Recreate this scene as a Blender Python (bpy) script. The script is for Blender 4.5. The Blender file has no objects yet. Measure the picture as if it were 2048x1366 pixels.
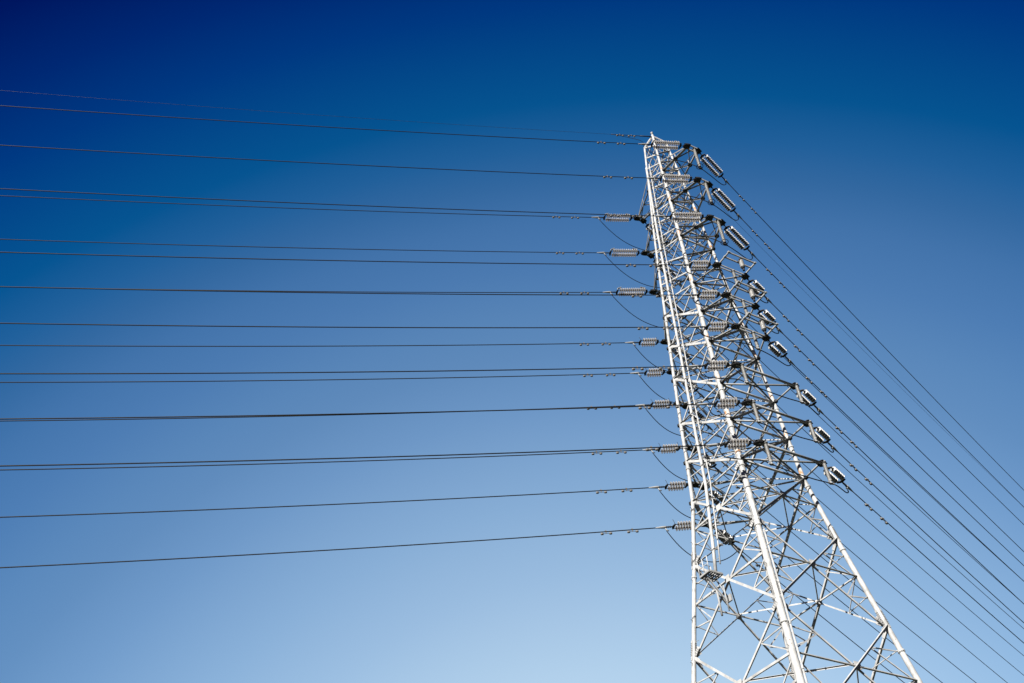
import bpy, math, random
from mathutils import Matrix, Vector
random.seed(7)
sc = bpy.context.scene
col = sc.collection
R_ = math.radians

# ------------------------------------------------------------------ camera
SC, ZO = .75, 1.805                       # survey units -> metres


def W(x, y, z):
    return Vector((x * SC, y * SC, z * SC + ZO))


cam = bpy.data.objects.new('camera', bpy.data.cameras.new('camera'))
col.objects.link(cam)
sc.camera = cam
CR = Vector((0.89512, -0.44523, -0.02294))
CU = Vector((-0.30289, -0.6451, 0.7015))
CF = Vector((0.32712, 0.62098, 0.7123))
cm = Matrix((CR, CU, -CF)).transposed().to_4x4()
cm.translation = W(-30.07326, -29.15335, -0.20635)
cam.matrix_world = cm
cam.data.lens = 36 * 1689.623 / 2048
cam.data.clip_end = 3000

# ------------------------------------------------------------------ sky and sun
SUN_AZ, SUN_EL = R_(211), R_(34)
sunv = Vector((math.cos(SUN_AZ) * math.cos(SUN_EL), math.sin(SUN_AZ) * math.cos(SUN_EL), math.sin(SUN_EL)))
world = bpy.data.worlds.new('World')
sc.world = world
world.use_nodes = True
nt = world.node_tree
bg = nt.nodes['Background']
bg.inputs[1].default_value = .05
sky = nt.nodes.new('ShaderNodeTexSky')
sky.sky_type = 'NISHITA'
sky.sun_disc = False
sky.sun_elevation = SUN_EL
sky.sun_rotation = math.atan2(sunv.x, sunv.y)
# deep clear winter blue: the zenith is darkest, paling towards the anti-solar horizon
tc = nt.nodes.new('ShaderNodeTexCoord')
dot = nt.nodes.new('ShaderNodeVectorMath')
dot.operation = 'DOT_PRODUCT'
ax = Vector((.54331, .83663, .06976))
dot.inputs[1].default_value = ax
nt.links.new(tc.outputs['Generated'], dot.inputs[0])
ramp = nt.nodes.new('ShaderNodeValToRGB')


def lin(c):
    c = c / 255
    return c / 12.92 if c <= .04045 else ((c + .055) / 1.055) ** 2.4


SKY = [(.34, (0, 23, 97)), (.40, (0, 41, 117)), (.455, (0, 58, 132)), (.545, (6, 86, 148)), (.585, (34, 98, 158)), (.615, (52, 106, 163)),
       (.65, (68, 117, 173)), (.69, (78, 125, 180)), (.73, (90, 135, 186)), (.76, (97, 140, 189)), (.80, (111, 152, 199)), (.86, (135, 172, 212)),
       (.90, (151, 184, 219)), (.945, (172, 200, 227))]
cr = ramp.color_ramp
while len(cr.elements) < len(SKY):
    cr.elements.new(.5)
for e, (t, c) in zip(cr.elements, SKY):
    e.position = t
    base = (89, 110, 142)                 # mean of the plain sky at this exposure
    e.color = [lin(c[i]) / lin(base[i]) / 4 / 2 ** .5 for i in range(3)] + [1]
nt.links.new(dot.outputs['Value'], ramp.inputs[0])
mul = nt.nodes.new('ShaderNodeVectorMath')
mul.operation = 'MULTIPLY'
even = nt.nodes.new('ShaderNodeMix')
even.data_type = 'RGBA'
even.inputs[0].default_value = .8
even.inputs[7].default_value = (lin(89) * 10, lin(110) * 10, lin(142) * 10, 1)
nt.links.new(sky.outputs[0], even.inputs[6])
nt.links.new(even.outputs[2], mul.inputs[0])
nt.links.new(ramp.outputs[0], mul.inputs[1])
mul2 = nt.nodes.new('ShaderNodeVectorMath')
mul2.operation = 'SCALE'
mul2.inputs['Scale'].default_value = 4
nt.links.new(mul.outputs[0], mul2.inputs[0])
nt.links.new(mul2.outputs[0], bg.inputs[0])
sun = bpy.data.objects.new('sun', bpy.data.lights.new('sun', 'SUN'))
col.objects.link(sun)
sun.data.energy = 5
sun.data.angle = R_(.5)
sun.data.color = (1, .97, .92)
sun.rotation_euler = sunv.to_track_quat('Z', 'Y').to_euler()
sun.location = (-40, -20, 60)
sc.view_settings.view_transform = 'Standard'
sc.view_settings.look = 'None'
sc.view_settings.exposure = 1.5
sc.view_settings.gamma = 1


# ------------------------------------------------------------------ materials
def mat(name, c1, c2=None, rough=.5, metal=0., scale=6., lo=.35, hi=.65, bump=0., c3=None, s3=20., t3=.62):
    m = bpy.data.materials.new(name)
    m.use_nodes = True
    t = m.node_tree
    p = t.nodes['Principled BSDF']
    p.inputs['Roughness'].default_value = rough
    p.inputs['Metallic'].default_value = metal
    p.inputs['Specular IOR Level'].default_value = .5 if rough < .4 else .15
    p.inputs['Base Color'].default_value = (*c1, 1)
    if c2:
        co = t.nodes.new('ShaderNodeTexCoord')
        n = t.nodes.new('ShaderNodeTexNoise')
        n.inputs['Scale'].default_value = scale
        n.inputs['Detail'].default_value = 6
        n.inputs['Roughness'].default_value = .65
        t.links.new(co.outputs['Object'], n.inputs['Vector'])
        r = t.nodes.new('ShaderNodeValToRGB')
        r.color_ramp.elements[0].position = lo
        r.color_ramp.elements[1].position = hi
        r.color_ramp.elements[0].color = (*c1, 1)
        r.color_ramp.elements[1].color = (*c2, 1)
        t.links.new(n.outputs[0], r.inputs[0])
        out = r.outputs[0]
        if c3:
            n3 = t.nodes.new('ShaderNodeTexNoise')
            n3.inputs['Scale'].default_value = s3
            n3.inputs['Detail'].default_value = 4
            t.links.new(co.outputs['Object'], n3.inputs['Vector'])
            r3 = t.nodes.new('ShaderNodeValToRGB')
            r3.color_ramp.elements[0].position = t3
            r3.color_ramp.elements[1].position = t3 + .03
            t.links.new(n3.outputs[0], r3.inputs[0])
            mx = t.nodes.new('ShaderNodeMix')
            mx.data_type = 'RGBA'
            t.links.new(r3.outputs[0], mx.inputs[0])
            t.links.new(out, mx.inputs[6])
            mx.inputs[7].default_value = (*c3, 1)
            out = mx.outputs[2]
        t.links.new(out, p.inputs['Base Color'])
        if bump:
            b = t.nodes.new('ShaderNodeBump')
            b.inputs['Strength'].default_value = bump
            b.inputs['Distance'].default_value = .01
            t.links.new(n.outputs[0], b.inputs['Height'])
            t.links.new(b.outputs[0], p.inputs['Normal'])
    return m


M_white = mat('white_paint', (.34, .336, .327), (.21, .206, .197), .55, 0, 2.5, .42, .68, .1, (.16, .13, .1), 9., .68)
M_leg = mat('leg_paint', (.33, .327, .318), (.21, .207, .198), .5, 0, 2.6, .42, .66, .1, (.16, .135, .11), 11., .66)
M_rust = mat('rust_patch', (.36, .33, .3), (.31, .16, .08), .8, 0, 5., .5, .58, .1, (.12, .07, .05), 26., .68)
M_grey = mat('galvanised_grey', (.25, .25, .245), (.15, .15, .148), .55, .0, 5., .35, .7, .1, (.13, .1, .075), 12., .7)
M_dark = mat('dark_shaded_steel', (.02, .02, .021), (.012, .012, .013), .6, .0, 8.)  # near-black hardware; shade on plates, yokes and grating is put into the colour
M_wire = mat('weathered_cable', (.01, .0098, .0095), (.006, .006, .006), .6, 0, 12.)
M_ground_wire = mat('pale_cable', (.03, .04, .06), (.012, .018, .03), .5, 0, 3., .48, .52)
M_porc = mat('porcelain', (.32, .312, .297), (.22, .21, .195), .25, 0, 9., .4, .7, 0, (.24, .13, .06), 16., .68)
M_brown = mat('underside_brown', (.06, .05, .04), (.09, .055, .03), .3, 0, 12., .5, .7)  # dark brown on the ribbed underside of each disc
M_post = mat('post_porcelain', (.2, .196, .185), (.145, .14, .13), .35, 0, 9., .4, .7, 0, (.32, .18, .09), 13., .68)
M_weight = mat('damper_metal', (.15, .142, .13), (.09, .085, .08), .5, .0, 20.)
M_grating = mat('platform_steel', (.16, .16, .16), (.1, .1, .1), .6, 0, 10.)
M_grass = mat('rough_grass', (.02, .03, .01), (.03, .028, .014), .95, 0, .4, .3, .7, .4)
M_concrete = mat('footing_concrete', (.36, .35, .33), (.26, .25, .24), .9, 0, 3.)


# ------------------------------------------------------------------ mesh builder
class MB:
    def __init__(self):
        self.v, self.f, self.s, self.mi = [], [], [], []

    def quad(self, idx, smooth=False, mi=0):
        self.f.append(idx)
        self.s.append(smooth)
        self.mi.append(mi)

    def frame(self, d):
        d = d.normalized()
        a = Vector((0, 0, 1)) if abs(d.z) < .95 else Vector((1, 0, 0))
        x = d.cross(a).normalized()
        return x, x.cross(d).normalized()

    def tube(self, pts, r, n=8, mi=0, caps=True):
        pts = [Vector(p) for p in pts]
        if not isinstance(r, (list, tuple)):
            r = [r] * len(pts)
        rings = []
        x, y = self.frame(pts[1] - pts[0])
        for i, p in enumerate(pts):
            d = (pts[min(i + 1, len(pts) - 1)] - pts[max(i - 1, 0)]).normalized()
            x = (x - d * x.dot(d)).normalized()
            y = d.cross(x)
            b = len(self.v)
            for k in range(n):
                a = 2 * math.pi * k / n
                self.v.append(p + (x * math.cos(a) + y * math.sin(a)) * r[i])
            rings.append(b)
        for i in range(len(pts) - 1):
            m = mi[i] if isinstance(mi, list) else mi
            for k in range(n):
                k2 = (k + 1) % n
                self.quad((rings[i] + k, rings[i] + k2, rings[i + 1] + k2, rings[i + 1] + k), n > 5, m)
        if caps:
            m = mi[0] if isinstance(mi, list) else mi
            self.quad(tuple(rings[0] + k for k in reversed(range(n))), False, m)
            self.quad(tuple(rings[-1] + k for k in range(n)), False, m)

    def lathe(self, p, d, prof, n=14, mi=0):
        """prof: list of (distance along d, radius)"""
        d = Vector(d).normalized()
        x, y = self.frame(d)
        p = Vector(p)
        rings = []
        for t, r in prof:
            b = len(self.v)
            for k in range(n):
                a = 2 * math.pi * k / n
                self.v.append(p + d * t + (x * math.cos(a) + y * math.sin(a)) * r)
            rings.append(b)
        for i in range(len(prof) - 1):
            for k in range(n):
                k2 = (k + 1) % n
                self.quad((rings[i] + k, rings[i + 1] + k, rings[i + 1] + k2, rings[i] + k2), True, mi)
        self.quad(tuple(rings[0] + k for k in range(n)), False, mi)
        self.quad(tuple(rings[-1] + k for k in reversed(range(n))), False, mi)

    def obox(self, c, ex, ey, ez, mi=0):
        """oriented box: half-extent vectors"""
        b = len(self.v)
        c = Vector(c)
        for sx in (-1, 1):
            for sy in (-1, 1):
                for sz in (-1, 1):
                    self.v.append(c + ex * sx + ey * sy + ez * sz)
        for q in ((0, 1, 3, 2), (4, 6, 7, 5), (0, 4, 5, 1), (2, 3, 7, 6), (0, 2, 6, 4), (1, 5, 7, 3)):
            self.quad(tuple(b + i for i in q), False, mi)

    def bar(self, p, q, w, h, n, mi=0):
        p, q, n = Vector(p), Vector(q), Vector(n)
        d = (q - p)
        L = d.length
        d.normalize()
        n = (n - d * n.dot(d)).normalized()
        s = d.cross(n)
        self.obox((p + q) / 2, d * L / 2, s * w / 2, n * h / 2, mi)

    def angle(self, p, q, w, n, off=0., flip=1, edge=1):
        """steel angle section, one flange in the face whose outward normal is n"""
        t = max(.008, w * .12)
        p, q, n = Vector(p), Vector(q), Vector(n)
        d = (q - p).normalized()
        n = (n - d * n.dot(d)).normalized()
        s = d.cross(n)
        if s.z > 0:
            s = -s                        # outstanding flange along the lower edge
        s = s * edge
        o = n * off
        L = (q - p).length / 2
        c = (p + q) / 2 + o
        self.obox(c + n * t / 2, d * L, s * w / 2, n * t / 2)
        h = w if flip > 0 else w * .55
        self.obox(c + s * (w / 2 - t / 2) + n * ((h / 2 + t) if flip > 0 else -h / 2), d * L, s * t / 2, n * h / 2)

    def build(self, name, m, parent=None, base=None):
        me = bpy.data.meshes.new(name)
        o0 = base if base is not None else Vector((0, 0, 0))
        me.from_pydata([tuple(v - o0) for v in self.v], [], self.f)
        ms = m if isinstance(m, (list, tuple)) else [m]
        for a in ms:
            me.materials.append(a)
        me.polygons.foreach_set('use_smooth', self.s)
        me.polygons.foreach_set('material_index', self.mi)
        me.update()
        o = bpy.data.objects.new(name, me)
        col.objects.link(o)
        if parent:
            o.parent = parent
        return o


def tag(o, label, cat, group=None, kind=None):
    if label:
        o['label'] = label
    if cat:
        o['category'] = cat
    if group:
        o['group'] = group
    if kind:
        o['kind'] = kind
    return o


def empty(name, loc=(0, 0, 0)):
    o = bpy.data.objects.new(name, None)
    o.location = loc
    o.empty_display_size = .2
    col.objects.link(o)
    return o


def dup(o, parent=None):
    c = o.copy()
    col.objects.link(c)
    if parent:
        c.parent = parent
    for ch in list(o.children):
        dup(ch, c)
    return c


# ------------------------------------------------------------------ ground
g = MB()
g.v = [Vector((x, y, 0)) for x, y in ((-1500, -1500), (1500, -1500), (1500, 1500), (-1500, 1500))]
g.quad((0, 1, 2, 3))
go = g.build('ground', M_grass)
go['kind'] = 'structure'

# ------------------------------------------------------------------ tower geometry
ZK = [57.88938, 53.18618, 48.43663, 42.89014, 39.90765, 36.98424, 33.27638, 30.39904, 27.56806, 23.59015, 18.60406]
AK = [0.97368, 1.22074, 1.43651, 1.6435, 1.77071, 1.88232, 2.0194, 2.0957, 2.2, 2.64234, 3.28072]
ZG = -ZO / SC                             # ground level
TAB = [(64.0, .6526)] + list(zip(ZK, AK)) + [(ZG, 3.28072 + .12803 * (18.60406 - ZG))]


def half(z):
    for (z1, a1), (z2, a2) in zip(TAB, TAB[1:]):
        if z2 <= z <= z1:
            return a1 + (a2 - a1) * (z1 - z) / (z1 - z2)
    return TAB[0][1] if z > 64 else TAB[-1][1]


SG = {'N': (-1, -1), 'R': (1, -1), 'B': (1, 1), 'L': (-1, 1)}


def P(c, z):
    a = half(z)
    return W(SG[c][0] * a, SG[c][1] * a, z)


# face: upper leg, lower leg, outward normal, (flange side, edge) of main and cross braces, width factor
FACES = [('L', 'N', Vector((-1, 0, 0))), ('R', 'N', Vector((0, -1, 0))), ('L', 'B', Vector((0, 1, 0))), ('R', 'B', Vector((1, 0, 0)))]
SEC = {'LN': ((-1, 1), (-1, 1), 1.), 'RN': ((1, -1), (-1, 1), .9), 'LB': ((1, 1), (-1, -1), .62), 'RB': ((1, 1), (1, 1), .8)}
LEV = [64, 62.4, 60.8, 59.3, ZK[0], ZK[0] - 1.75, ZK[0] - 3.4, ZK[1], ZK[1] - 1.85, ZK[1] - 3.45, ZK[2], ZK[2] - 2.3, ZK[2] - 4.1, ZK[3],
       ZK[4], ZK[5], ZK[6], ZK[7], ZK[8], ZK[9], ZK[10], 12.6, 5.8, ZG]

tower = empty('lattice_tower', (0, 0, 0))
tag(tower, 'tall white painted lattice pylon with tubular legs, nine pairs of crossarms and a long ladder', 'pylon')


def leg_r(c, z):
    b = .092 if c == 'L' else .105
    t = (64 - z) / 66.4
    r = b * (.62 + .5 * t)
    return r * 1.22 if c == 'N' and z < 58 else r


for c in 'NRBL':
    m = MB()
    zs = sorted(set([64] + [z for z, _ in TAB] + [20.9, 12.6, 5.8]
                    + [z + d for z in ZK[:9] for d in (.30, .72)]), reverse=True)
    pts = [P(c, z) for z in zs]
    mi = []
    for z1, z2 in zip(zs, zs[1:]):
        rust = any(abs(z1 - z - .72) < .02 and abs(z2 - z - .30) < .02 for z in ZK[:9]) and c in 'NR'
        mi.append(1 if rust else 0)
    m.tube(pts, [leg_r(c, z) for z in zs], 14, mi)
    lo = m.build('leg', [M_leg, M_rust], tower)
    # flanged joints with rings of bolts
    fz = [z - .55 for z in ZK[2:9]] + [22.9, 17.3, 9.8]
    for z in fz:
        q = MB()
        p = P(c, z)
        d = (P(c, z + 1) - P(c, z)).normalized()
        r = leg_r(c, z)
        q.lathe(p - d * .025, d, [(0, r * 1.02), (0, r * 1.26), (.022, r * 1.26), (.028, r * 1.26), (.05, r * 1.26), (.05, r * 1.02)], 16)
        x, y = q.frame(d)
        for k in range(10):
            a = 2 * math.pi * k / 10
            e = p + (x * math.cos(a) + y * math.sin(a)) * r * 1.12
            q.tube([e - d * .05, e + d * .05], .012, 5)
        q.build('flange', M_leg, lo)
    # splice plates with bolt heads on the lower legs
    for z in (24.2, 19.3) if c != 'N' else (24.1, 19.4):
        q = MB()
        d = (P(c, z + 1) - P(c, z)).normalized()
        out = Vector((SG[c][0], SG[c][1], 0)).normalized()
        for sgn in (-1, 1):
            n = Matrix.Rotation(sgn * .9, 3, 'Z') @ (Vector((-.72, -.69, 0)))
            n = (n - d * n.dot(d)).normalized()
            s = d.cross(n)
            r = leg_r(c, z)
            q.bar(P(c, z + .15) + n * r * .95, P(c, z - .85) + n * r * .95, .1, .03, n, 1)
            for i in range(8):
                for j in (-1, 1):
                    e = P(c, z - .09 * i) + n * r * .96 + s * .03 * j
                    q.tube([e, e + n * .03], .014, 5)
        q.build('splice_plate', [M_dark, M_leg], lo)

# step bolts up the near and left legs
for c in 'NL':
    for i in range(48):
        z = 4 + i * 1.1
        d = Vector((-.95, -.3, 0)) if i % 2 else Vector((.35, -.93, 0))
        r = leg_r(c, z)
        m = MB()
        m.tube([P(c, z) + d * r * .9, P(c, z) + d * (r + .14)], .01, 5)
        m.build('step_bolt', M_grey, tower)
for c in 'NRBL':                          # concrete footings
    m = MB()
    p = P(c, ZG)
    m.lathe(Vector((p.x, p.y, -.3)), (0, 0, 1), [(0, .62), (.3, .62), (.62, .5), (.7, .42), (.7, .1)], 20)
    m.build('footing', M_concrete, tower)

# cable tray up the near leg
m = MB()
d = (P('N', 10) - P('N', 20)).normalized()
o = Vector((.62, -.78, 0)) * .17
m.bar(P('N', 22.6) + o, P('N', 19) + o, .085, .06, Vector((.6, -.78, 0)))
m.bar(P('N', 19) + o, P('N', 1.5) + o, .085, .06, Vector((.6, -.78, 0)))
m.build('cable_tray', M_grey, tower)


def mix(a, b, t):
    return a + (b - a) * t


MIDS = []
for i, (zu, zl) in enumerate(zip(LEV, LEV[1:])):
    a_u, a_l = half(zu), half(zl)
    fr = a_u / (a_u + a_l)
    zm = zu + (zl - zu) * fr
    if zu > 43:
        wm, wc = .075, .05
    elif zu > 28:
        wm, wc = .108, .06
    else:
        wm, wc = .095, .075
    big = zu < 28 and zl > ZG
    for (ca, cb, n) in FACES:
        m = MB()
        sm, sx, fw = SEC[ca + cb]
        m.angle(P(ca, zu), P(cb, zl), wm * fw, n, .015, *sm)
        if 28 < zu < 43:                  # wide gusset plates at the heavy braces' ends
            for e, f in ((P(ca, zu), P(cb, zl)), (P(cb, zl), P(ca, zu))):
                dd = (f - e).normalized()
                m.bar(e + dd * .06, e + dd * .36, .17, .012, n)
        m.build('main_brace', M_white, tower)
        m = MB()
        m.angle(P(cb, zu), P(ca, zl), wc * fw, n, -.04 - (wc if sx[0] > 0 else .03), *sx)
        m.build('cross_brace', M_white, tower)
        C = mix(P(ca, zu), P(cb, zl), fr)
        if big:
            m = MB()
            m.angle(P(ca, zm), P(cb, zm), .08, n, -.03, 1 if ca + cb == 'RN' else -1, 1)
            m.build('horizontal_beam', M_white, tower)
            m = MB()
            s = (P(cb, zm) - P(ca, zm)).normalized()
            m.obox(C + n * .035, s * .14, Vector((0, 0, .13)), n * .006)
            m.build('gusset_plate', M_white, tower)
            for e, f in ((P(ca, zu), P(cb, zl)), (P(cb, zl), P(ca, zu)), (P(cb, zu), P(ca, zl)), (P(ca, zl), P(cb, zu))):
                dd = (f - e).normalized()
                m = MB()
                m.bar(e + dd * .1, e + dd * .45, .15, .012, n)
                for u_ in (.2, .28, .36):
                    for v_ in (-.04, .04):
                        b_ = e + dd * u_ + dd.cross(n) * v_
                        m.tube([b_, b_ + n * .025], .013, 5, 1)
                m.build('gusset_plate', [M_white, M_dark], tower)
            for c, other in ((ca, cb), (cb, ca)):
                hu, hl = mix(P(c, zu), C, .52), mix(P(c, zl), C, .5)
                qu, ql = P(c, (zu + zm) / 2 + .1), P(c, (zl + zm) / 2 + .2)
                for nm, e1, e2, w_ in (('diagonal_strut', hu, P(c, zm), .045), ('diagonal_strut', hl, P(c, zm), .045),
                                       ('short_strut', hl, ql, .045), ('short_strut', hu, qu, .04)):
                    m = MB()
                    m.angle(e1, e2, w_, n, -.1, -1)
                    m.build(nm, M_white, tower)
        elif 28 < zu < 43:
            for e2, w_ in ((P(cb, zl + .5), .05), (P(ca, zm + .25), .04)):
                m = MB()
                m.angle(C, e2, w_, n, -.03, -1)
                m.build('short_strut', M_white, tower)
    if big:
        cs = [mix(P(a, zu), P(b, zl), fr) for a, b, _ in FACES]
        for i1, i2 in ((0, 1), (1, 3), (3, 2), (2, 0)):
            m = MB()
            m.angle(cs[i1], cs[i2], .05, Vector((0, 0, -1)), -.1)
            m.build('plan_brace', M_white, tower)

for z in [64] + [k + 1.5 for k in ZK[:3]] + ZK[:9]:
    for (ca, cb, n) in FACES:
        m = MB()
        if z in ZK[:9] and z < 56:
            r = (.05 if z > 43 else .054) if ca + cb == 'RN' else .036
            m.tube([P(ca, z), P(cb, z)], r, 10)
            for e, f in ((P(ca, z), P(cb, z)), (P(cb, z), P(ca, z))):
                dd = (f - e).normalized()
                m.bar(e + dd * .05, e + dd * .26, .16, .014, Vector((0, 0, 1)))
        else:
            m.angle(P(ca, z), P(cb, z), .06, n, -.02, -1)
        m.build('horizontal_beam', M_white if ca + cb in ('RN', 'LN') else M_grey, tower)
for k, z in enumerate(ZK[:9]):
    for a, b in (('N', 'B'), ('L', 'R')):
        m = MB()
        m.angle(P(a, z), P(b, z), .05, Vector((0, 0, -1)), .0 if a == 'N' else -.03)
        m.build('plan_brace', M_white, tower)
# peak
APEX = W(0, 0, 65.5)
for c in 'NRBL':
    m = MB()
    m.angle(P(c, 64), APEX, .06, Vector((SG[c][0], SG[c][1], .4)))
    m.build('peak_strut', M_white, tower)
m = MB()
m.lathe(APEX - Vector((0, 0, .12)), (0, 0, 1), [(0, .09), (.16, .09), (.2, .05), (.42, .04), (.44, .09), (.5, .09), (.52, .03)], 12)
m.build('peak_cap', M_white, tower)

# ------------------------------------------------------------------ ladder, conduit, platform on the left face
ZS = [60.3, ZK[0], ZK[1], ZK[2], ZK[3], ZK[6], ZK[8], 23.6, 21.9]


def lad(y, z, o=.32):
    return W(-half(z) - o, y, z)


m = MB()
m.tube([lad(.5, z) for z in ZS], .066, 12)
m.build('conduit_pipe', M_white, tower)
m = MB()
m.tube([lad(.08, z) for z in ZS[:-1] + [22.2]], .028, 8)
z = 22.6
while z < 60:
    m.tube([lad(.5, z), lad(.08, z)], .012, 5)
    z += .62
lo = m.build('climbing_ladder', M_white, tower)
m = MB()
for z in [k + .12 for k in ZK[:9]] + [k + 1.4 for k in ZK[:9]] + [24.8, 23.4]:
    m.bar(lad(.5, z, .3), W(-half(z), .5, z), .05, .05, Vector((0, 0, 1)))
    m.bar(lad(.08, z, .3), W(-half(z), .08, z), .04, .04, Vector((0, 0, 1)))
    m.bar(lad(.62, z, .2), lad(-.05, z, .2), .035, .05, Vector((0, 0, 1)))
m.build('ladder_bracket', M_grey, lo)
# platform
PC = W(-half(21.6) - .75, .35, 21.55)
ex, ey = Vector((.31, 0, 0)), Vector((0, .29, 0))
m = MB()
for s in (-1, 1):
    m.bar(PC + ex * s - ey, PC + ex * s + ey, .05, .07, Vector((0, 0, 1)))
    m.bar(PC + ey * s - ex * .93, PC + ey * s + ex * .93, .05, .07, Vector((0, 0, 1)))
pf = m.build('service_platform', M_grey, tower)
m = MB()
for i in range(-2, 3):
    m.bar(PC + ex * i * .36 - ey * .92 - Vector((0, 0, .01)), PC + ex * i * .36 + ey * .92 - Vector((0, 0, .01)), .03, .04, Vector((0, 0, 1)))
for i in (-1, 1):
    m.bar(PC + ey * i * .35 - ex * .9 - Vector((0, 0, .05)), PC + ey * i * .35 + ex * .9 - Vector((0, 0, .05)), .035, .03, Vector((0, 0, 1)))
m.build('floor_grating', M_dark, pf)
m = MB()
U1 = Vector((0, 0, .62))
for a, b in ((1, 1), (-1, 1), (-1, -1)):
    m.tube([PC + ex * a + ey * b, PC + ex * a + ey * b + U1], .017, 8)
for h in (.5, 1):
    m.tube([PC + ex + ey + U1 * h, PC - ex + ey + U1 * h, PC - ex - ey + U1 * h], .013, 8)
m.tube([PC - ex + U1, PC - ex], .018, 8)
m.build('guard_rail', M_white, pf)
m = MB()
tgt = W(-half(20.3), .1, 20.3)
m.bar(PC + ex * .5 - Vector((0, 0, .05)), tgt, .05, .05, Vector((0, 0, 1)))
m.bar(PC - ex * .8 - Vector((0, 0, .05)), tgt + Vector((-.02, .06, -.12)), .045, .045, Vector((0, 0, 1)))
m.tube([W(-half(20.8) - .5, .35, 20.9), W(-half(19.3) - .35, .3, 19.4)], .04, 10)
m.tube([W(-half(20.8) - .35, -.02, 20.9), W(-half(19.3) - .2, -.1, 19.5)], .026, 8)
m.obox(tgt, Vector((.03, 0, 0)), Vector((0, .16, 0)), Vector((0, 0, .13)))
m.build('platform_support', M_grey, pf)

# ------------------------------------------------------------------ crossarms
DN = [3.82594] * 3 + [3.74788] * 3 + [3.79247] * 3
EN = [.44728] * 3 + [1.07227] * 3 + [2.0444] * 3


def tip(k, side, end):
    """attachment point of arm k (0 = top) on a side; end -1 = left span, +1 = right span"""
    e = EN[k] if side == 'near' else .22
    y = -DN[k] if side == 'near' else DN[k]
    return W(e * end, y, ZK[k])


def plate(mb, p, n, w=.15, h=.12, t=.05):
    n = n.normalized()
    s = Vector((0, 0, 1)).cross(n).normalized()
    b = len(mb.v)                         # octagonal plate pack
    for zz in (-t, t):
        for u, v in ((-1, -.55), (-.6, -1), (.6, -1), (1, -.55), (1, .55), (.6, 1), (-.6, 1), (-1, .55)):
            mb.v.append(p + s * w * u + n * h * v + Vector((0, 0, zz)))
    mb.quad(tuple(b + 7 - i for i in range(8)))
    mb.quad(tuple(b + 8 + i for i in range(8)))
    for i in range(8):
        j = (i + 1) % 8
        mb.quad((b + i, b + j, b + 8 + j, b + 8 + i))


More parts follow.
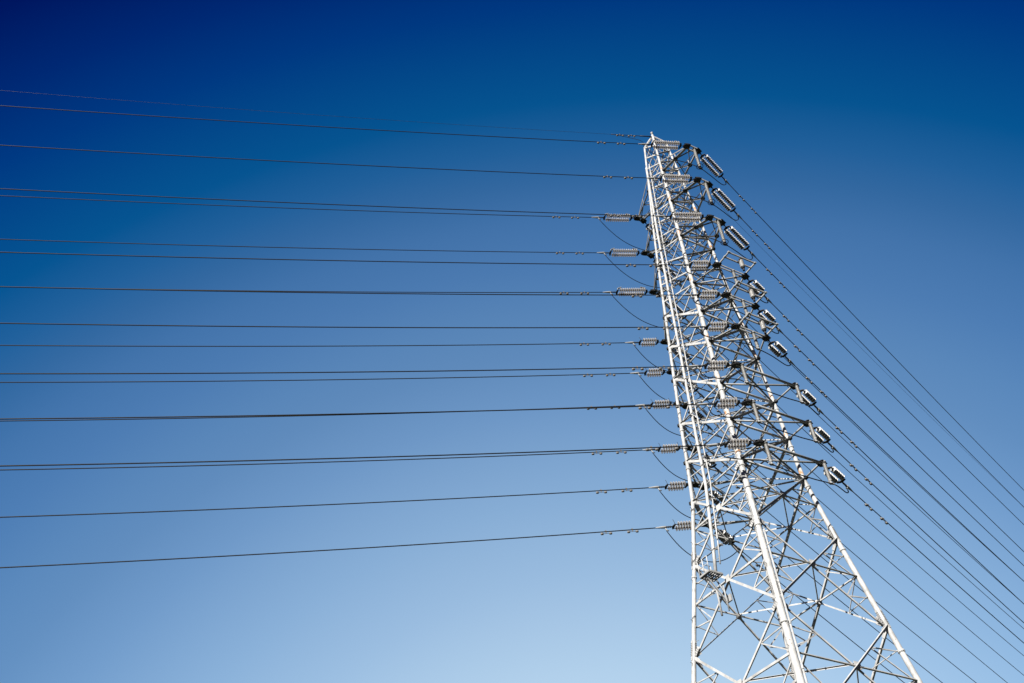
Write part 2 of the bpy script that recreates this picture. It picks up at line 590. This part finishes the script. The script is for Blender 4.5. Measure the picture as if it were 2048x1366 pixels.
ZV = Vector((0, 0, 1))
for k in range(9):
    z = ZK[k]
    for side in ('near', 'far'):
        cl, crr = ('N', 'R') if side == 'near' else ('L', 'B')
        ys = -1 if side == 'near' else 1
        out = Vector((0, ys, 0))
        T1, T2 = tip(k, side, -1), tip(k, side, 1)
        A, Bp = P(cl, z), P(crr, z)
        wide = side == 'near' and k >= 3
        m = MB()
        if not wide:                      # short double end beam
            for o_ in (-.1, .16):
                m.bar(T1 - Vector((.1, 0, 0)) - out * o_, T2 + Vector((.1, 0, 0)) - out * o_, .055, .09, ZV)
        elif k < 6:                       # twin end beams
            for o_ in (-.06, .07):
                m.bar(T1 - out * o_, T2 - out * o_, .045, .07, ZV)
        else:
            m.tube([T1 - Vector((.1, 0, 0)), T2 + Vector((.12, 0, 0))], .058, 12)
        arm = m.build('crossarm', M_grey, tower)
        arm['label'] = ('slim' if not wide else 'broad') + ' steel crossarm'

        def member(nm, a, b, r, mt=M_grey, sec='tube', nn=ZV):
            q = MB()
            if sec == 'tube':
                q.tube([a, b], r, 8)
            else:
                q.angle(a, b, r, nn)
            q.build(nm, mt, arm)
        rc = .06 if k < 3 else .042
        q = MB()                          # flat channel, web down
        wch = (.15 if side == 'near' else .07) if k < 3 else .09 if k < 6 else .075
        q.bar(A, T1, wch, .025, ZV)
        q.bar(A + Vector((wch * .5, 0, .05)), T1 + Vector((wch * .5, 0, .05)), .02, .1, ZV)
        q.build('chord', M_grey, arm)
        member('chord', Bp, T2, rc if k < 6 else .042)
        if k < 3:
            zu = z + 1.5
            hw = .05 if side == 'near' else .034
            member('hanger', P(cl, zu), T1, hw, M_grey, 'angle', out)
            member('hanger', P(crr, zu), T2, hw, M_grey, 'angle', out)
            m1, m2 = mix(A, T1, .52), mix(Bp, T2, .52)
            member('lacing', m1, mix(T1, T2, .6), .055, M_grey, 'angle', -ZV)
            member('lacing', T1, m2, .05, M_grey, 'angle', -ZV)
            member('lacing', A, m2, .06, M_grey, 'angle', -ZV)
            member('lacing', m1, mix(Bp, T2, .2), .045, M_grey, 'angle', -ZV)
            member('lacing', mix(A, Bp, .5), m1, .04, M_grey, 'angle', -ZV)
            if side == 'near':
                for pm in (m1, m2):
                    q = MB()
                    plate(q, pm, out, .13, .1, .05)
                    q.build('gusset_plate', M_dark, arm)
            # verticals between the chord and the hanger
            member('lacing', m1, mix(P(cl, zu), T1, .52), .04, M_grey, 'angle', out)
            member('lacing', m2, mix(P(crr, zu), T2, .52), .04, M_grey, 'angle', out)
        else:
            if side == 'far':
                member('hanger', P(cl, z + 1.9), T1, .04, M_grey, 'angle', out)
                member('hanger', P(crr, z + 1.9), T2, .04, M_grey, 'angle', out)
            if side == 'near':
                member('lacing', A, T2, .042)
                member('lacing', T1, Bp, .06, M_grey, 'angle', -ZV)
            else:
                member('lacing', A, T2, .03)
                member('lacing', T1, Bp, .03)
        for T, s in ((T1, -1), (T2, 1)):
            q = MB()
            n = Vector((s * .94, .3, 0))
            plate(q, T + n * .07, n, .16, .17, .05)
            q.bar(T - n * .14, T + n * .26, .34, .012, ZV)
            q.bar(T + n * .2, T + n * .3, .1, .03, ZV)
            q.build('end_plate', M_dark, arm)
        for c, pt in ((cl, A), (crr, Bp)):  # gusset block where the chord meets the leg
            q = MB()
            plate(q, pt + out * (leg_r(c, z) + .05), out, .075, .08, .06)
            q.build('gusset_plate', M_dark, arm)
        if side == 'near' and 3 <= k < 6:  # outrigger frame for the arrester
            q = MB()
            o1, o2 = Vector((0, -1.15 * SC, 0)), Vector((0, -.72 * SC, 0))
            for T in (T1, T2):
                q.angle(T, T + o1 * 1.02, .06, ZV)
            q.angle(T1 + o1, T2 + o1 + Vector((.04, 0, 0)), .06, ZV, .01)
            q.angle(T1 + o2 + Vector((.05, 0, 0)), T2 + o2, .06, ZV, .01)
            for T in (T1 + o1, T2 + o1, T1 + o2):
                q.obox(T + Vector((0, -.02, .04)), Vector((.05, 0, 0)), Vector((0, .05, 0)), Vector((0, 0, .035)))
            q.build('outrigger_frame', M_grey, arm)

# ------------------------------------------------------------------ prototypes for the strung hardware (local +X runs out along the span)
PITCH, SEP = .131, .155
disc_mb = MB()
disc_mb.lathe((0, 0, 0), (1, 0, 0), [(0, .03), (.004, .045), (.04, .05), (.05, .06)], 14, 1)
disc_mb.lathe((0, 0, 0), (1, 0, 0), [(.046, .05), (.05, .078), (.057, .118), (.066, .13), (.0735, .128), (.07, .112)], 18, 0)
disc_mb.lathe((0, 0, 0), (1, 0, 0), [(.0695, .111), (.066, .104), (.074, .096), (.066, .076), (.073, .066), (.07, .03)], 18, 2)
disc_mb.lathe((0, 0, 0), (1, 0, 0), [(.078, .03), (.131, .022)], 8, 1)


def make_string(nd):
    root = empty('insulator_string')
    x0 = .47                              # first disc
    x1 = x0 + nd * PITCH
    m = MB()                              # shackle and links at the arm
    m.tube([(.1, 0, 0), (.34, 0, 0)], .024, 6)
    m.tube([(.18, -.04, 0), (.18, .04, 0)], .022, 6)
    m.build('shackle', M_dark, root)

    def yoke(xa, xb):
        q = MB()
        b = len(q.v)
        for zz in (-.018, .018):
            for xx, yy in ((xa, -.05), (xb, -SEP - .05), (xb + math.copysign(.05, xb - xa), -SEP - .03), (xb + math.copysign(.05, xb - xa), SEP + .03), (xb, SEP + .05), (xa, .05)):
                q.v.append(Vector((xx, yy, zz)))
        q.quad(tuple(b + i for i in range(6)))
        q.quad(tuple(b + 11 - i for i in range(6)))
        for i in range(6):
            j = (i + 1) % 6
            q.quad((b + j, b + i, b + 6 + i, b + 6 + j))
        q.build('yoke_plate', M_dark, root)
    yoke(.3, .37)
    yoke(x1 + .2, x1 + .13)
    first = None
    for s in (-1, 1):
        q = MB()
        q.tube([(.37, s * SEP, 0), (x1 + .14, s * SEP, 0)], .018, 6)
        colm = q.build('disc_column', M_dark, root)
        for i in range(nd):
            if first is None:
                first = disc_mb.build('disc', [M_porc, M_dark, M_brown], colm)
                d = first
            else:
                d = first.copy()
                col.objects.link(d)
                d.parent = colm
            d.location = (x0 + i * PITCH, s * SEP, 0)
    q = MB()                              # link and tension clamp
    q.tube([(x1 + .18, 0, 0), (x1 + .5, 0, 0)], [.028, .03], 7)
    for xx in (.27, .36, .45):
        q.lathe((x1 + xx, 0, 0), (1, 0, 0), [(0, .03), (.0, .045), (.04, .045), (.04, .03)], 8)
    q.build('link', M_dark, root)
    q = MB()
    q.lathe((x1 + .48, 0, 0), (1, 0, 0), [(0, .03), (.03, .06), (.16, .058), (.5, .026), (.52, .018)], 10)
    q.tube([(x1 + .56, 0, -.03), (x1 + .5, 0, -.16), (x1 + .42, 0, -.2)], .026, 7)
    q.build('tension_clamp', M_grey, root)
    for xx, dx in ((x0 - .05, .28), (x1 + .08, -.26)):    # arcing horns
        q = MB()
        if nd > 8:
            q.tube([(xx, .1, .02), (xx, .12, .17), (xx + dx, .12, .27)], .02, 6)
            q.bar((xx, .12, .17), (xx + dx, .12, .27), .1, .02, (0, 0, 1))
        else:
            q.tube([(xx, .1, .02), (xx + (dx > 0) * -.03, .1, .2), (xx - dx * .1, .1, .3)], .01, 6)
        q.build('arcing_horn', M_grey if nd > 8 else M_dark, root)
    root['reach'] = x1 + 1.0
    return root


S12, S6 = make_string(12), make_string(6)
REACH = {12: S12['reach'], 6: S6['reach']}
for s in (S12, S6):
    del s['reach']


def make_damper():
    root = empty('vibration_damper')
    m = MB()
    m.bar((-.03, 0, .03), (.03, 0, .03), .06, .05, (0, 0, 1))
    m.bar((0, 0, .03), (0, 0, -.085), .04, .02, (0, 1, 0))
    m.build('clamp', M_weight, root)
    m = MB()
    m.tube([(-.2, 0, -.1), (-.1, 0, -.088), (.1, 0, -.088), (.2, 0, -.1)], .009, 5)
    m.build('messenger_cable', M_dark, root)
    for s in (-1, 1):
        m = MB()
        m.lathe((s * .13, 0, -.098), (s, 0, 0), [(0, .03), (.02, .052), (.09, .056), (.12, .045), (.13, .02)], 10)
        m.build('weight', M_weight, root)
    return root


DAMP = make_damper()


def make_post(L, r, name_shed=.02, two=False):
    root = empty('post_insulator')
    m = MB()
    m.lathe((0, 0, .02), (0, 0, -1), [(0, .06), (.0, .1), (.05, .1), (.06, .06), (.14, .055)], 14)
    m.build('top_fitting', M_grey, root)
    prof = []
    t = .1
    while t < L - .12:
        prof += [(t, r * .78), (t + .012, r), (t + .022, r * .98), (t + .034, r * .8)]
        t += .04
    m = MB()
    m.lathe((0, 0, 0), (0, 0, -1), prof, 16)
    if two:
        m.lathe((0, 0, -L * .5), (0, 0, -1), [(0, r * .8), (0, r * 1.1), (.06, r * 1.1), (.06, r * .8)], 16)
    m.build('ribbed_column', M_post, root)
    m = MB()
    m.lathe((0, 0, -L + .14), (0, 0, -1), [(0, r * .7), (.0, r * .9), (.08, r * .9), (.1, .04), (.17, .04), (.17, .07), (.22, .07), (.22, .03)], 14)
    if two:
        pts = [(.19 * math.cos(a), .19 * math.sin(a), -L + .14) for a in [2 * math.pi * i / 20 for i in range(21)]]
        m.tube(pts, .018, 6, caps=False)
        m.bar((-.19, 0, -L + .14), (.19, 0, -L + .14), .03, .02, (0, 0, 1))
    m.bar((-.14, 0, -L - .05), (.14, 0, -L - .05), .07, .06, (0, 0, 1))
    m.build('cable_clamp', M_grey if not two else M_dark, root)
    return root


def make_arrester():
    root = empty('surge_arrester')
    m = MB()
    m.lathe((0, 0, .05), (0, 0, -1), [(0, .06), (0, .09), (.06, .1), (.09, .07)], 14)
    m.obox((0, .09, .0), Vector((.06, 0, 0)), Vector((0, .1, 0)), Vector((0, 0, .03)))
    m.build('top_bracket', M_dark, root)
    prof = [(.04, .06)]
    t = .06
    while t < .52:
        prof += [(t, .095), (t + .015, .118), (t + .03, .116), (t + .042, .098)]
        t += .05
    prof.append((t, .07))
    m = MB()
    m.lathe((0, 0, 0), (0, 0, -1), prof, 18)
    m.build('housing', M_porc, root)
    m = MB()
    m.lathe((0, 0, -.56), (0, 0, -1), [(0, .06), (0, .085), (.07, .085), (.08, .045), (.2, .04), (.2, .055), (.25, .055), (.25, .02)], 14)
    m.build('lower_electrode', M_dark, root)
    return root


ARR = make_arrester()
POST_L = make_post(2.0, .085, two=True)
POST_S = make_post(1.0, .078)
used = set()


def instance(proto, mtx, label, cat, group):
    if proto.name in used:
        o = dup(proto)
    else:
        used.add(proto.name)
        o = proto
    o.matrix_world = mtx
    o.matrix_basis = mtx
    return tag(o, label, cat, group)


def frame_x(p, d):
    """matrix with +X along d and +Z as upright as possible"""
    x = d.normalized()
    y = ZV.cross(x).normalized()
    zz = x.cross(y)
    m = Matrix((x, y, zz)).transposed().to_4x4()
    m.translation = p
    return m


# ------------------------------------------------------------------ spans
ORD = ['topmost', 'second', 'third', 'fourth', 'fifth', 'sixth', 'seventh', 'eighth', 'lowest']
SL = {('L', 'near'): [0.1666, 0.165, 0.1609, 0.1723, 0.1684, 0.1641, 0.1688, 0.1666, 0.1615],
      ('L', 'far'): [0.1688, 0.1737, 0.1757, 0.1719, 0.1729, 0.1729, 0.1644, 0.1676, 0.1705],
      ('R', 'near'): [0.1498, 0.1488, 0.1385, 0.152, 0.1424, 0.1348, 0.1588, 0.1486, 0.1358],
      ('R', 'far'): [0.1633, 0.1697, 0.1744, 0.1649, 0.1679, 0.1717, 0.16, 0.1673, 0.1785]}
AZ = {'L': R_(287), 'R': R_(72.5)}
CC = {'L': .0005 / SC, 'R': .0007 / SC}


def span_pt(o, dn, s, t):
    return o + Vector((math.sin(AZ[dn]) * t, math.cos(AZ[dn]) * t, -s * t + CC[dn] * t * t))


def wire(name, o, dn, s, t0, t1, r, m_):
    ts = []
    t = t0
    while t < t1:
        ts.append(t)
        t += 1.5 if t < 60 else 6
    ts.append(t1)
    m = MB()
    m.tube([span_pt(o, dn, s, t) for t in ts], r, 6)
    return m.build(name, m_)


def sidew(side):
    return 'near-side' if side == 'near' else 'far-side'


CLAMP = {}
for dn in 'LR':
    for side in ('near', 'far'):
        for k in range(9):
            s = SL[(dn, side)][k]
            o = tip(k, side, -1 if dn == 'L' else 1)
            nd = 12 if k < 3 else 6
            Lr = REACH[nd]
            d0 = span_pt(o, dn, s, Lr + .2) - o
            dirw = 'left' if dn == 'L' else 'right'
            start = o + d0.normalized() * .12
            instance(S12 if nd == 12 else S6, frame_x(start, d0),
                     f"{'twelve' if nd == 12 else 'six'}-disc twin insulator string pulling {dirw} from the {ORD[k]} {sidew(side)} crossarm",
                     'insulator', 'insulator strings on the crossarm ends')
            CLAMP[(dn, side, k)] = start + d0.normalized() * (Lr - .5)
            w = wire('conductor_wire', o, dn, s, Lr * .98, 240 if dn == 'L' else 175, .0225, M_wire)
            tag(w, f"dark conductor wire running {dirw} from the {ORD[k]} {sidew(side)} crossarm", 'wire', 'conductor wires of the power line')
            for j, extra in enumerate((1.15, 2.35)):
                t = Lr + extra + (.1 if dn == 'R' else 0)
                p = span_pt(o, dn, s, t)
                dd = span_pt(o, dn, s, t + .3) - p
                instance(DAMP, frame_x(p, dd),
                         f"small twin-weight damper, {'nearer' if j == 0 else 'farther'} to the pylon, on the {dirw} wire of the {ORD[k]} {sidew(side)} crossarm",
                         'damper', 'vibration dampers on the wires')

# overhead ground wire
for dn, s, t1 in (('L', .15, 240), ('R', .133, 175)):
    o = APEX - Vector((0, 0, .08))
    w = wire('ground_wire', o, dn, s, .1, t1, .0085, M_ground_wire)
    tag(w, f"thin pale overhead ground wire running {'left' if dn == 'L' else 'right'} from the pylon's peak", 'wire')
    m = MB()                              # armour rods round its first metres
    m.tube([span_pt(o, dn, s, t) for t in (.1, .6, 1.2, 1.8, 2.4, 2.9)], .024, 7)
    m.tube([span_pt(o, dn, s, t) for t in (.15, .5, .9)], .04, 7)
    m.build('armour_rod', M_dark, w)
    for j, t in enumerate((1.5, 2.3)):
        p = span_pt(o, dn, s, t)
        instance(DAMP, frame_x(p, span_pt(o, dn, s, t + .3) - p),
                 f"small twin-weight damper {'nearer' if j == 0 else 'farther'} to the peak on the {'left' if dn == 'L' else 'right'} overhead ground wire",
                 'damper', 'vibration dampers on the wires')


# ------------------------------------------------------------------ posts, arresters, jumpers
def catmull(pts, n=10):
    pts = [Vector(p) for p in pts]
    q = [pts[0] * 2 - pts[1]] + pts + [pts[-1] * 2 - pts[-2]]
    out = []
    for i in range(1, len(q) - 2):
        for j in range(n):
            t = j / n
            a, b, c, d = q[i - 1], q[i], q[i + 1], q[i + 2]
            out.append(.5 * (2 * b + (c - a) * t + (2 * a - 5 * b + 4 * c - d) * t * t + (3 * b - a - 3 * c + d) * t ** 3))
    out.append(pts[-1])
    return out


for k in range(9):
    T1, T2 = tip(k, 'near', -1), tip(k, 'near', 1)
    cL, cR = CLAMP[('L', 'near', k)], CLAMP[('R', 'near', k)]
    dip = Vector((0, 0, -.2))
    if k < 3:
        p = mix(T1, T2, .62) + Vector((0, -.02, -.06))
        instance(POST_L, Matrix.Translation(p), f"tall ribbed post insulator hanging under the {ORD[k]} near-side crossarm tip", 'insulator',
                 'post insulators holding the jumpers')
        b = p + Vector((0, 0, -2.05))
        path = [cL + dip, cL + Vector((.25, .05, -.62)), mix(cL, b, .38) + Vector((0, .1, -.35)), mix(cL, b, .75) + Vector((0, 0, -.05)), b,
                mix(b, cR, .35) + Vector((0, 0, -.3)), mix(b, cR, .75) + Vector((0, 0, -.75)), cR + Vector((-.1, -.03, -.6)), cR + dip]
    elif k < 6:
        p = mix(T1, T2, .55) + Vector((0, -.02, -.04))
        instance(POST_S, Matrix.Translation(p), f"short ribbed post insulator hanging mid-beam under the {ORD[k]} near-side crossarm", 'insulator',
                 'post insulators holding the jumpers')
        b = p + Vector((0, 0, -1.06))
        path = [cL + dip, cL + Vector((.2, 0, -.5)), mix(cL, b, .4) + Vector((0, 0, -.3)), mix(cL, b, .8) + Vector((0, 0, .06)), b,
                mix(b, cR, .4) + Vector((0, 0, -.15)), mix(b, cR, .8) + Vector((0, 0, -.45)), cR + Vector((-.08, -.03, -.42)), cR + dip]
        a = mix(T1, T2, .5) + Vector((0, -1.15 * SC + .12, .0))
        instance(ARR, Matrix.Translation(a), f"fat white surge arrester hung from the outrigger of the {ORD[k]} near-side crossarm", 'arrester',
                 'surge arresters on the middle arms')
    else:
        bs = []
        for T, e, nm in ((T1, .14, 'inner'), (T2, .06, 'outer')):
            p = T + Vector((e, -.1, -.02))
            instance(POST_S, Matrix.Translation(p),
                     f"short ribbed post insulator hanging at the {'left' if nm == 'inner' else 'right'} end of the {ORD[k]} near-side crossarm", 'insulator',
                     'post insulators holding the jumpers')
            bs.append(p + Vector((0, 0, -1.06)))
        b1, b2 = bs
        path = [cL + dip, cL + Vector((.2, 0, -.5)), mix(cL, b1, .4) + Vector((0, 0, -.32)), mix(cL, b1, .8) + Vector((0, 0, .02)), b1,
                mix(b1, b2, .3) + Vector((0, 0, -.06)), mix(b1, b2, .7) + Vector((0, 0, -.06)), b2,
                mix(b2, cR, .4) + Vector((0, 0, -.1)), mix(b2, cR, .8) + Vector((0, 0, -.35)), cR + Vector((-.06, -.03, -.36)), cR + dip]
    m = MB()
    m.tube(catmull(path), .024, 7)
    j = m.build('jumper_cable', M_wire)
    tag(j, f"dark jumper cable looping under the {ORD[k]} near-side crossarm between its two strings", 'cable', 'jumper cables at the crossarms')
    # far side: free hanging loop
    cL, cR = CLAMP[('L', 'far', k)], CLAMP[('R', 'far', k)]
    D = 1.05 if k < 3 else .85
    pts = []
    for i in range(25):
        t = i / 24
        pts.append(mix(cL, cR, t) + Vector((0, .25 * math.sin(math.pi * t), -.18 - D * (1 - abs(2 * t - 1) ** 2.2))))
    m = MB()
    m.tube(pts, .02, 7)
    j = m.build('jumper_cable', M_wire)
    tag(j, f"dark jumper cable hanging in a deep loop below the {ORD[k]} far-side crossarm", 'cable', 'jumper cables at the crossarms')
# earth bond from the ground wire down to the peak frame
o = APEX - Vector((0, 0, .08))
m = MB()
m.tube(catmull([span_pt(o, 'L', .15, 2.7), span_pt(o, 'L', .15, 1.8) + Vector((0, 0, -.25)), W(-.75, .3, 64.2) + Vector((-.3, 0, .05)), P('L', 64)]), .016, 6)
j = m.build('bonding_cable', M_wire)
tag(j, 'short dark bonding cable drooping from the left ground wire to the top of the pylon', 'cable')
